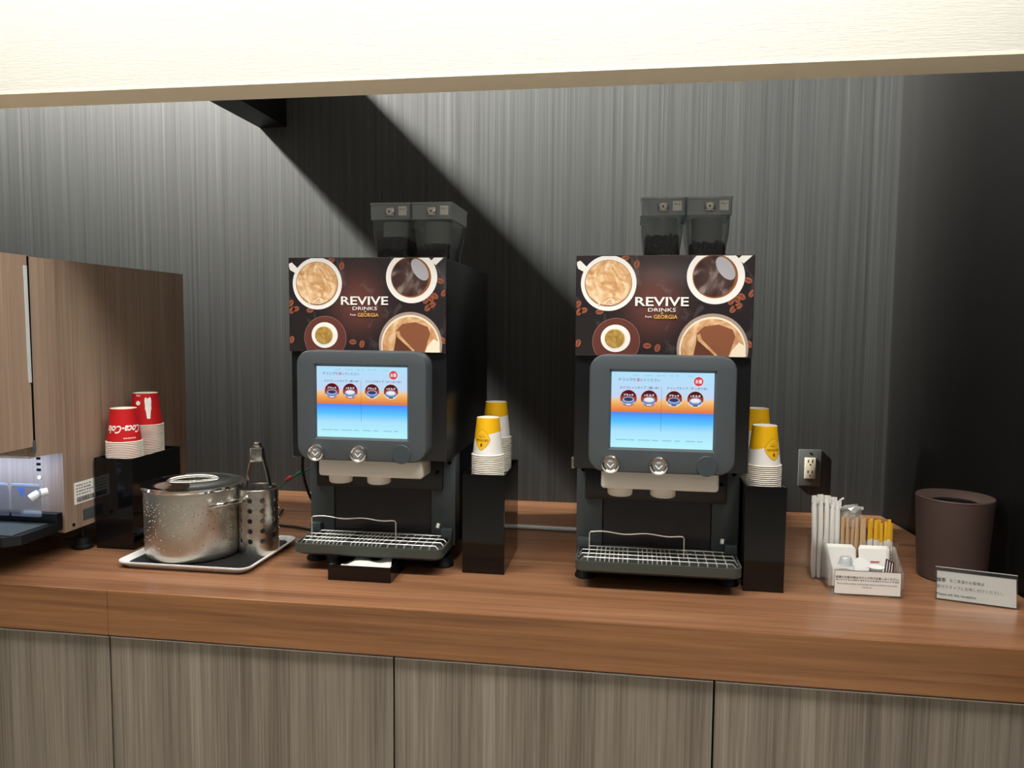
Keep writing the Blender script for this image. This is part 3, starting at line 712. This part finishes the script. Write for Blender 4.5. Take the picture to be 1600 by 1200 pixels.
bm = bm_new(); box(bm, .0, .0008, .036, .116, .131, .187); lbp = obj('rating_label', bm, 'paper_white', DS)
bm = bm_new()
for q in range(4):
    for z_ in range(random.randint(4, 7)):
        yy = .042 + .0095 * z_ + random.uniform(0, .002); box(bm, .0008, .0011, yy, yy + random.uniform(.004, .008), .154 + q * .0078, .1566 + q * .0078)
obj('label_lines', bm, 'ink_grey', lbp)
bm = bm_new(); yy = .045
while yy < .108:
    wd = random.choice((.0008, .0014, .002)); box(bm, .0008, .0011, yy, yy + wd, .135, .148); yy += wd + random.choice((.0008, .0013))
obj('label_bars', bm, 'ink_black', lbp)
bm = bm_new(); box(bm, 0, .0012, .066, .125, .084, .112); obj('name_plate', bm, 'machine_slate', DS)
bm = bm_new(); lathe(bm, [(.0045, 0), (.004, .002)], 12, (.03, .082)); bmesh.ops.rotate(bm, verts=bm.verts, cent=(0, 0, 0), matrix=Matrix.Rotation(PI / 2, 3, 'Y')); bmesh.ops.translate(bm, verts=bm.verts, vec=(0, -.052, .111)); obj('screw', bm, 'gap_black', DS)
for x, y in ((-.03, .10), (-.03, .50), (-.48, .10), (-.48, .50)):
    bm = bm_new(); lathe(bm, [(.026, 0), (.026, .008), (.021, .012), (.019, .030), (.007, .032), (.007, .072)], 20, (x, y)); obj('foot', bm, 'black_rubber', DS, True)
o = bm_new(); box(o, -.075, -.012, -.012, .012, 0, .010, .004, 3); tag(obj('folded_cloth', o, 'cloth_white', None, True, (bx - .07, 1.60, T + .1006)), 'small folded white cloth on the black drip tray of the drink dispenser', 'cloth')

# ------------------------------------------------------------------ tray, pot, tongs
tx0, tx1, ty0, ty1 = -1.232, -.885, 1.690, 1.985
def tring(d, z, r): return [(p[0], p[1], z) for p in rrect(tx0 + d, tx1 - d, ty0 + d, ty1 - d, r, 5)]
bm = bm_new(); R = [[bm.verts.new(p) for p in r] for r in (tring(.016, T, .022), tring(.004, T + .011, .028), tring(0, T + .014, .03), tring(0, T + .017, .03), tring(.006, T + .0165, .026), tring(.016, T + .006, .02))]
for a, b_ in zip(R[:-1], R[1:]):
    for i in range(len(a)): bm.faces.new([a[i], a[(i + 1) % len(a)], b_[(i + 1) % len(a)], b_[i]])
bm.faces.new(R[0]); bm.faces.new(R[-1])
tag(obj('serving_tray', bm, 'white_gloss', None, True), 'white plastic serving tray with raised rim under the steel pot', 'tray')
bm = bm_new(); prism(bm, rrect(tx0 + .02, tx1 - .02, ty0 + .02, ty1 - .02, .018, 4), 'z', T + .0065, T + .0095); tag(obj('tray_mat', bm, 'black_mat'), 'black ridged mat lining the white serving tray', 'mat')
zt = T + .0095
PT_ = thing('stock_pot', 'stainless steel lidded pot covered in water droplets on the white tray', 'pot', (-1.098, 1.826, zt))
bm = bm_new(); lathe(bm, [(0, 0), (.108, 0), (.114, .004), (.117, .012), (.118, .02), (.118, .168), (.121, .170), (.121, .174), (.116, .174), (.116, .02), (0, .012)], 56, cap=False); obj('pot_body', bm, 'wet_steel', PT_, True)
bm = bm_new()
for q in range(420):
    a_ = -PI / 2 + random.uniform(-1.5, 1.5); z_ = .02 + .13 * math.sqrt(random.random()); rad = random.choice((.0008, .0010, .0013, .0017))
    t_ = bmesh.new(); bmesh.ops.create_icosphere(t_, subdivisions=1, radius=rad)
    bmesh.ops.transform(t_, matrix=Matrix.Translation((.118 * math.cos(a_), .118 * math.sin(a_), z_)), verts=t_.verts)
    me_ = bpy.data.meshes.new('tmp'); t_.to_mesh(me_); t_.free(); bm.from_mesh(me_); bpy.data.meshes.remove(me_)
o = obj('water_droplets', bm, 'droplet', PT_, True); o['kind'] = 'stuff'
bm = bm_new(); lathe(bm, [(.117, .1745), (.1245, .1745), (.1265, .178), (.1245, .1825), (.117, .184), (.110, .181), (.085, .187), (.05, .1895), (0, .190)], 56, cap=False); ld = obj('lid', bm, 'chrome', PT_, True)
hp_ = smooth_path([(-.062, 0, .187), (-.052, 0, .195), (-.02, 0, .200), (.02, 0, .200), (.052, 0, .195), (.062, 0, .187)], 5)
bm = bm_new(); tube(bm, [(p.x * math.cos(.5), p.x * math.sin(.5), p.z - .003) for p in hp_], .0046, 10); obj('lid_handle', bm, 'brushed_steel', ld, True)
for a in (-.42, PI - .42):
    c_, s_ = math.cos(a), math.sin(a)
    pts = smooth_path([(.115, -.036, .140), (.132, -.036, .143), (.143, -.026, .147), (.146, 0, .148), (.143, .026, .147), (.132, .036, .143), (.115, .036, .140)], 4)
    bm = bm_new(); tube(bm, [(p.x * c_ - p.y * s_, p.x * s_ + p.y * c_, p.z) for p in pts], .0068, 10); obj('side_handle', bm, 'chrome', PT_, True)

HD = thing('utensil_holder', 'brushed steel utensil holder punched with rows of round holes on the white tray', 'utensil holder', (-.937, 1.856, zt))
r_, NH, HH = .0500, 10, .168
bm = bm_new(); vcache = {}
def cv_(a, z):
    key = (round(a % (2 * PI), 5), round(z, 5))
    if key not in vcache: vcache[key] = bm.verts.new((r_ * math.sin(a), -r_ * math.cos(a), z))
    return vcache[key]
zrows = [0, .026, .052, .078, .104, .130, .156, HH]; da = 2 * PI / NH; off_a = .02
for i in range(NH):
    a0 = i * da - da / 2 + off_a
    for j in range(len(zrows) - 1):
        z0, z1 = zrows[j], zrows[j + 1]
        sq = [(a0 + da * t, z0) for t in (0, .25, .5, .75)] + [(a0 + da, z0 + (z1 - z0) * t) for t in (0, .25, .5, .75)] + [(a0 + da * (1 - t), z1) for t in (0, .25, .5, .75)] + [(a0, z1 - (z1 - z0) * t) for t in (0, .25, .5, .75)]
        if 1 <= j <= 5:
            am, zm = a0 + da / 2, (z0 + z1) / 2; hr = .0066; inner = []
            for k in range(16):
                th_ = math.radians(225 + 22.5 * k); inner.append((am + hr / r_ * math.cos(th_), zm + hr * math.sin(th_)))
            for k in range(16): bm.faces.new([cv_(*sq[k]), cv_(*sq[(k + 1) % 16]), cv_(*inner[(k + 1) % 16]), cv_(*inner[k])])
        else:
            for k in range(4): bm.faces.new([cv_(*sq[k]), cv_(*sq[k + 1]), cv_(*sq[(12 - k - 1)]), cv_(*sq[12 - k])])
bmesh.ops.recalc_face_normals(bm, faces=bm.faces[:]); bmesh.ops.solidify(bm, geom=bm.faces[:], thickness=.0012)
obj('holder_wall', bm, 'brushed_steel', HD, True, ang=35)
bm = bm_new(); lathe(bm, [(0, .0005), (.0490, .0005), (.0490, .003), (0, .003)], 40, cap=False); obj('holder_base', bm, 'brushed_steel', HD)
bm = bm_new(); tube(bm, [(r_ * math.cos(2 * PI * k / 40), r_ * math.sin(2 * PI * k / 40), HH) for k in range(40)], .0014, 6, True); obj('rim', bm, 'brushed_steel', HD, True)
TG = thing('serving_tongs', 'stainless steel spring tongs standing in the perforated holder', 'tongs', (-.937, 1.856, zt + .004))
for sg in (-1, 1):
    path = [(sg * .004, 0, .278), (sg * .013, 0, .262), (sg * .017, 0, .235), (sg * .026, 0, .200), (sg * .034, 0, .150), (sg * .033, 0, .08), (sg * .026, 0, .02), (sg * .020, 0, .001)]
    P = smooth_path(path, 4); bm = bm_new(); rings = []
    for i, p in enumerate(P):
        t_ = i / (len(P) - 1); wd = .0075 if t_ < .8 else .0075 + .008 * (t_ - .8) / .2
        th_ = .0012
        rings.append([bm.verts.new((p.x + sx * th_, sy * wd, p.z)) for sx, sy in ((-1, -1), (1, -1), (1, 1), (-1, 1))])
    for a, b_ in zip(rings[:-1], rings[1:]):
        for k in range(4): bm.faces.new([a[k], a[(k + 1) % 4], b_[(k + 1) % 4], b_[k]])
    bm.faces.new(rings[0]); bm.faces.new(rings[-1]); obj('tong_arm', bm, 'brushed_steel', TG, True)
bm = bm_new(); box(bm, -.0075, .0075, -.0085, .0085, .268, .281, .003); obj('pivot_cap', bm, 'brushed_steel', TG, True)
bm = bm_new(); box(bm, -.0165, .0165, -.0092, -.0080, .232, .268, .004); obj('pivot_plate', bm, 'brushed_steel', TG, True)
bm = bm_new(); lathe(bm, [(.0032, -.0105), (.0032, -.009)], 12, (0, .252), 'y'); obj('rivet', bm, 'chrome', TG)

# ------------------------------------------------------------------ small things around the machines
bm = bm_new(); bx0, bx1, by0, by1 = -.688, -.536, 1.70, 1.815
KB = thing('drip_box', 'small open black box holding a crumpled napkin under the coffee machine drip tray', 'box', (-.612, 1.70, T))
bm = bm_new(); hw, d, h, th = .076, .115, .036, .003
box(bm, -hw, hw, 0, th, 0, h); box(bm, -hw, hw, d - th, d, 0, h); box(bm, -hw, -hw + th, th, d - th, 0, h); box(bm, hw - th, hw, th, d - th, 0, h); box(bm, -hw + th, hw - th, th, d - th, 0, .003)
obj('box_wall', bm, 'black_acrylic', KB)
bm = bm_new(); GX, GY = 18, 10; g = {}
for i in range(GX + 1):
    for j in range(GY + 1):
        u, v = i / GX, j / GY
        z = .024 + .013 * math.sin(u * 7.5 + .8) * math.cos(v * 4 + u * 3) * v + .014 * max(0, 1 - abs(u - .25) * 5) * v + .008 * u * v
        g[i, j] = bm.verts.new((-.062 + .124 * u + .004 * math.sin(v * 7), .006 + .095 * v, z))
for i in range(GX):
    for j in range(GY): bm.faces.new([g[i, j], g[i + 1, j], g[i + 1, j + 1], g[i, j + 1]])
NP = obj('crumpled_napkin', bm, 'cloth_white', None, True, (-.612, 1.70, T)); md = NP.modifiers.new('thickness', 'SOLIDIFY'); md.thickness = .0012
tag(NP, 'crumpled white napkin lying in the small black box', 'napkin')
bm = bm_new(); tube(bm, [(-.42, 2.236, T + .007), (-.25, 2.229, T + .007), (-.10, 2.225, T + .007)], .0066, 12); tag(obj('cable_conduit', bm, 'pipe_grey', None, True), 'pale grey conduit lying on the counter behind the coffee machines', 'conduit')
GC = thing('green_cord', 'thin green cord with a red connector stretching behind the steel utensil holder', 'cord', (-1.0, 2.0, T))
bm = bm_new(); tube(bm, smooth_path([(-.13, 0.02, .112), (-.02, 0, .133), (.052, 0, .149), (.085, 0, .175), (.135, .01, .200), (.182, .02, .228)], 5), .0024, 8); obj('cord', bm, 'cable_green', GC, True)
bm = bm_new(); tube(bm, [(.072, -.002, .167), (.083, -.002, .174), (.090, -.002, .179)], [.004, .0065, .004], 10); obj('connector', bm, 'cable_red', GC, True)
bm = bm_new(); tube(bm, [(.095, -.001, .180), (.118, -.001, .193)], [.003, .0055], 10); obj('plug_sleeve', bm, 'cable_green', GC, True)
bm = bm_new(); tube(bm, smooth_path([(-.845, 1.93, 1.12), (-.862, 1.96, 1.06), (-.865, 2.0, .99), (-.848, 2.05, .90), (-.87, 2.09, .858), (-.95, 2.11, .857), (-1.03, 2.14, .857), (-1.08, 2.3, .857)], 6), .004, 8); tag(obj('power_cable', bm, 'cable_black', None, True), 'black power cable hanging beside the coffee machine behind the tongs holder', 'cable')

# wall outlet
OT = thing('wall_outlet', 'dark metal wall outlet plate with two ivory sockets on the grey wall', 'outlet', (.5825, YB, .998))
bm = bm_new(); box(bm, -.0355, .0355, -.008, 0, -.0595, .0595, .0025); obj('cover_plate', bm, 'outlet_plate', OT, True)
bm = bm_new(); box(bm, -.017, .017, -.0115, -.008, -.034, .034, .001); rc = obj('receptacle', bm, 'outlet_ivory', OT, True)
for zc in (-.0165, .0185):
    for sx in (-.0065, .0065):
        bm = bm_new(); box(bm, sx - .0013, sx + .0013, -.0118, -.0114, zc, zc + .009); obj('socket_slot', bm, 'gap_black', rc)
    bm = bm_new(); lathe(bm, [(.0024, -.0119), (.0024, -.0114)], 12, (0, zc - .007), 'y'); obj('ground_hole', bm, 'gap_black', rc)
for zc in (.049, -.049):
    bm = bm_new(); lathe(bm, [(.003, -.0095), (.003, -.008)], 12, (0, zc), 'y'); obj('screw', bm, 'chrome', OT)

# waste bin
BN = thing('waste_bin', 'round matte brown waste bin with inner rim beside the dark side wall', 'bin', (.782, 1.985, T))
bm = bm_new(); lathe(bm, [(0, 0), (.070, 0), (.0745, .003), (.0845, .188), (.0848, .193), (.083, .194)], 56, cap=False); obj('bin_body', bm, 'bin_brown', BN, True)
bm = bm_new(); lathe(bm, [(.0845, .1935), (.0852, .196), (.084, .1985), (.078, .198), (.056, .187), (.052, .184), (.0525, .178)], 56, cap=False); obj('bin_lid', bm, 'bin_brown', BN, True)
bm = bm_new(); lathe(bm, [(.0525, .184), (.050, .150), (0, .149)], 40, cap=False); obj('bin_liner', bm, 'bin_dark', BN, True)

# acrylic sign
sa = math.atan2(-.0409, .1506)
SG = thing('counter_sign', 'clear acrylic tent sign with white printed card about green tea, before the brown bin', 'sign', (.7582, 1.789, T), sa)
tl = math.radians(17); W2 = .078; H_ = .072
def tp(x, v, n): return (x, v * math.sin(tl) - n * math.cos(tl), v * math.cos(tl) + n * math.sin(tl))
def tbox(bm, x0, x1, v0, v1, n0, n1): add(bm, [tp(*p) for p in ((x0, v0, n0), (x1, v0, n0), (x1, v1, n0), (x0, v1, n0), (x0, v0, n1), (x1, v0, n1), (x1, v1, n1), (x0, v1, n1))], [(0, 3, 2, 1), (4, 5, 6, 7), (0, 1, 5, 4), (1, 2, 6, 5), (2, 3, 7, 6), (3, 0, 4, 7)])
bm = bm_new(); tbox(bm, -W2, W2, .001, H_, 0, .003); obj('front_sheet', bm, 'clear_acrylic', SG)
bm = bm_new(); tbox(bm, -W2, W2, .001, H_, -.003, -.0012); add(bm, [(-W2, .022, H_ - .004), (W2, .022, H_ - .004), (W2, .046, 0), (-W2, .046, 0)], [(0, 1, 2, 3)]); obj('back_sheet', bm, 'clear_acrylic', SG)
bm = bm_new(); tbox(bm, -W2 + .003, W2 - .002, .003, H_ - .009, -.0010, -.0003); cd = obj('printed_card', bm, 'paper_white', SG)
bm = bm_new(); tbox(bm, -W2, W2, H_ - .0015, H_ + .0006, -.004, .0034); obj('top_fold', bm, 'frosted', SG)
bm = bm_new(); tbox(bm, -W2 + .002, -W2 + .003, .003, H_ - .009, -.0002, .0); tbox(bm, -W2 + .002, W2 - .002, H_ - .009, H_ - .008, -.0002, 0); tbox(bm, -W2 + .002, W2 - .002, .002, .003, -.0002, 0); obj('card_border', bm, 'ink_grey', cd)
def stx(s, x, v, h, wd, mt, b=0.0):
    return text('card_lettering', s, mt, cd, 0, 0, 0, h, wd, b, xf=lambda u, q: tp(x + u, v + q, -.0001))
stx('緑茶', -.0665, .0440, .0095, .0185, 'ink_black', .015); stx('をご希望のお客様は', -.017, .0440, .0078, .066, 'ink_grey')
stx('受付スタッフにお申し付けください。', -.012, .0295, .0080, .126, 'ink_grey'); stx('Please ask the reception', -.037, .0125, .0072, .076, 'ink_grey', .015)

# acrylic organiser with its contents
OX, OY = .536, 1.80
OG = thing('condiment_organiser', 'clear acrylic stepped organiser with a printed notice, holding straws and sugar', 'organiser', (OX, OY, T))
def pane(nm, *a): bm = bm_new(); box(bm, *a); return obj(nm, bm, 'clear_acrylic', OG)
fw, bw, th = .076, .0945, .0022
pane('front_panel', -fw, fw, 0, th, .0, .062); pane('base_plate', -fw, fw, th, .165, 0, .002)
for sx in (-1, 1):
    bm = bm_new(); prism(bm, [(th, .002), (.098, .002), (.098, .098), (.060, .098), (th, .058)], 'x', *sorted((sx * fw, sx * (fw - th)))); obj('side_panel', bm, 'clear_acrylic', OG)
pane('divider', -bw, bw, .098, .0998, .002, .100); pane('back_panel', -bw, bw, .163, .165, .002, .100)
for x in (-bw, -.034, .022, bw - .002): pane('partition', x, x + .002, .0998, .163, .002, .098)
bm = bm_new(); box(bm, -.0695, .0705, -.0012, -.0002, .004, .058); nt_ = obj('notice_card', bm, 'paper_white', OG)
bm = bm_new()
for a in ((-.0702, .0712, .0575, .0585), (-.0702, .0712, .0035, .0045)): box(bm, a[0], a[1], -.0014, -.0010, a[2], a[3])
for a in ((-.0702, -.0695), (.0705, .0712)): box(bm, a[0], a[1], -.0014, -.0010, .0035, .0585)
obj('card_border', bm, 'ink_black', nt_)
def ntx(s, x, z, h, wd, mt='ink_black', b=0.01): return text('card_lettering', s, mt, nt_, x, -.0016, z, h, wd, b)
ntx('設置のお飲み物はラウンジ内でお楽しみください。', 0, .0425, .0062, .134); ntx('No food from outside. And beverage must be consumed in the lounge.', 0, .0275, .0040, .128, 'ink_grey'); ntx('Thank you.', 0, .0205, .0040, .020, 'ink_grey')
bm = bm_new()
for q in range(26): box(bm, -.067 + q * .0052, -.067 + q * .0052 + random.uniform(.002, .0046), -.0015, -.0012, .0352, .0372)
obj('card_small_print', bm, 'ink_grey', nt_)

def stick(name, label, cat, group, x, y, z0, z1, tx, ty, wd, dp, mt, rot=0.0):
    bm = bm_new(); R = []
    for t_ in (0, .5, 1):
        R.append([bm.verts.new((tx * t_ + sx * wd * math.cos(rot) - sy * dp * math.sin(rot), ty * t_ + sx * wd * math.sin(rot) + sy * dp * math.cos(rot), (z1 - z0) * t_)) for sx, sy in ((-1, -1), (1, -1), (1, 1), (-1, 1))])
    for a, b_ in zip(R[:-1], R[1:]):
        for k in range(4): bm.faces.new([a[k], a[(k + 1) % 4], b_[(k + 1) % 4], b_[k]])
    bm.faces.new(R[0]); bm.faces.new(R[-1])
    return bm, (x, y, z0)
for k in range(9):                      # wrapped straws
    x = .4465 + .0062 * k; y = 1.912 + .013 * (k % 2); h = .19 + random.uniform(-.006, .008); tx = random.uniform(-.004, .003) - (.003 if k < 4 else 0)
    bm = bm_new(); P = [(tx * q / 8, .003 * math.sin(q), h * q / 8) for q in range(9)]
    rr = [.0042] + [.0058] * 6 + [.0060, .0034]
    tube(bm, P, rr, 10); t = thing('wrapped_straw', 'white paper-wrapped straw standing in the tallest bundle of the acrylic organiser', 'straw', (x, y, T + .003), 0, 'paper-wrapped straws in the organiser')
    obj('straw_sleeve', bm, 'straw_white', t, True)
    bm = bm_new(); box(bm, tx - .0072, tx + .0072, -.0008, .0008, h - .014, h + .004, .0004, 1); bmesh.ops.rotate(bm, verts=bm.verts, cent=(tx, 0, h), matrix=Matrix.Rotation(random.uniform(-.5, .5), 3, 'Z')); obj('crimped_end', bm, 'straw_white', t)
bm = bm_new(); tube(bm, [(0, 0, 0), (.004, 0, .10), (.009, 0, .168), (.012, 0, .182), (.020, 0, .187)], .0026, 8); tag(obj('bent_straw', bm, 'straw_white', None, True, (.4985, 1.948, T + .003)), 'thin bent-tip white straw beside the wrapped straws in the organiser', 'straw')
for k in range(11):
    x = .5085 + .0050 * k; y = 1.910 + .006 * (k % 2); h = .150 + random.uniform(-.008, .004)
    bm, lc = stick('', '', '', '', x, y, T + .003, T + .003 + h, random.uniform(-.004, .004), 0, .0030, .0008, None, random.uniform(-.3, .3))
    tag(obj('wooden_stirrer', bm, 'stirrer_wood', None, False, lc), 'flat wooden stirrer standing in the middle slot of the acrylic organiser', 'stirrer', 'wooden stirrers in the organiser')
bm = bm_new()
lathe(bm, [(.0245, .125), (.026, .150), (.022, .160), (.024, .166), (.012, .172), (.0, .170)], 18, (0, 0), cap=False)
for v in bm.verts:
    v.co.y *= .8
    if v.co.z > .14: v.co += Vector((random.uniform(-.004, .004), random.uniform(-.004, .004), random.uniform(-.005, .006)))
tag(obj('plastic_wrapper', bm, 'wrap_film', None, False, (.5335, 1.931, T + .003)), 'crinkled clear plastic wrapper over the tops of the wooden stirrers', 'wrapper')
for k in range(8):
    x = .5675 + .0075 * k; y = 1.911 + .004 * (k % 2); h = .142 + random.uniform(-.006, .006); rot = random.uniform(-.25, .25); lean = random.uniform(-.003, .003)
    t = thing('sugar_stick', 'slim white sugar stick with yellow top in the acrylic organiser', 'sugar stick', (x, y, T + .003), rot, 'sugar sticks in the organiser')
    bm, _ = stick('', '', '', '', 0, 0, 0, h * .68, lean * .68, 0, .0036, .0016, None); obj('white_half', bm, 'sugar_white', t)
    bm, _ = stick('', '', '', '', 0, 0, 0, h * .32, lean * .32, 0, .0036, .0016, None); o = obj('yellow_half', bm, 'sugar_yellow', t); o.location = (lean * .68, 0, h * .68)
    bm = bm_new()
    for q in range(3): box(bm, -.0012, .0012, -.0019, -.0016, .052 + q * .008, .057 + q * .008)
    obj('stick_print', bm, 'ink_red' if k in (1, 2) else 'ink_grey', t)
for grp, xs in ((0, -.040), (1, .030)):
    for k in range(7):
        bm = bm_new(); box(bm, -.031, .031, -.0016, .0016, 0, .090 - .004 * (k % 2), .0012, 1); bmesh.ops.rotate(bm, verts=bm.verts, cent=(0, 0, 0), matrix=Matrix.Rotation(-.25, 3, 'X'))
        o = obj('paper_sachet', bm, 'paper_white', None, True, (OX + xs + .003 * (k % 2) + (.0015 * k if grp else 0), OY + .050 + .0038 * k, T + .004))
        tag(o, 'white paper sachet in the row leaning behind the notice card, ' + ('beside the brown striped packet' if grp else 'below the straws'), 'sachet', 'white sachets below the straws' if not grp else 'white sachets beside the striped packet')
        if grp and k == 0:
            for q in range(5):
                bm = bm_new(); box(bm, -.008 + q * .004, -.005 + q * .004, -.0026, -.0018, .0, .0035); p_ = obj('sachet_print', bm, 'ink_red', o); p_.location = (.002, .058 * math.sin(.25), .058 * math.cos(.25))
def creamer(label, loc, rot=(0, 0, 0)):
    t = thing('creamer_cup', label, 'creamer', loc); t.rotation_euler = rot
    bm = bm_new(); lathe(bm, [(0, 0), (.0105, 0), (.013, .003), (.0155, .016), (.0185, .017), (.0185, .018)], 24, cap=False); obj('cup_body', bm, 'frosted', t, True)
    bm = bm_new(); lathe(bm, [(.0185, .0182), (0, .0184)], 24, cap=False); obj('foil_lid', bm, 'white_gloss', t, True)
    return t
creamer('creamer portion cup lying upside down highest on the pile in the organiser', (OX - .040, OY + .026, T + .081), (PI, 0, 0))
creamer('creamer portion cup tilted on its side in the middle of the organiser', (OX - .010, OY + .036, T + .056), (1.1, .2, 0))
creamer('creamer portion cup lying flat beside the brown striped packet in the organiser', (OX + .024, OY + .024, T + .044), (0, 0, 0))
creamer('creamer portion cup buried low behind the notice card in the organiser', (OX - .04, OY + .026, T + .030), (0, 0, .4))
t = thing('striped_packet', 'dark brown striped sachet sticking out of the organiser', 'sachet', (OX + .049, OY + .018, T + .040)); t.rotation_euler = (-.5, .5, .3)
bm = bm_new(); box(bm, -.012, .012, -.0015, .0015, 0, .042, .001, 1); pk = obj('packet', bm, 'packet_brown', t, True)
for q in range(3):
    bm = bm_new(); box(bm, -.009 + q * .007, -.007 + q * .007, -.0018, -.0014, .003, .038); obj('stripe', bm, 'print_white', pk)
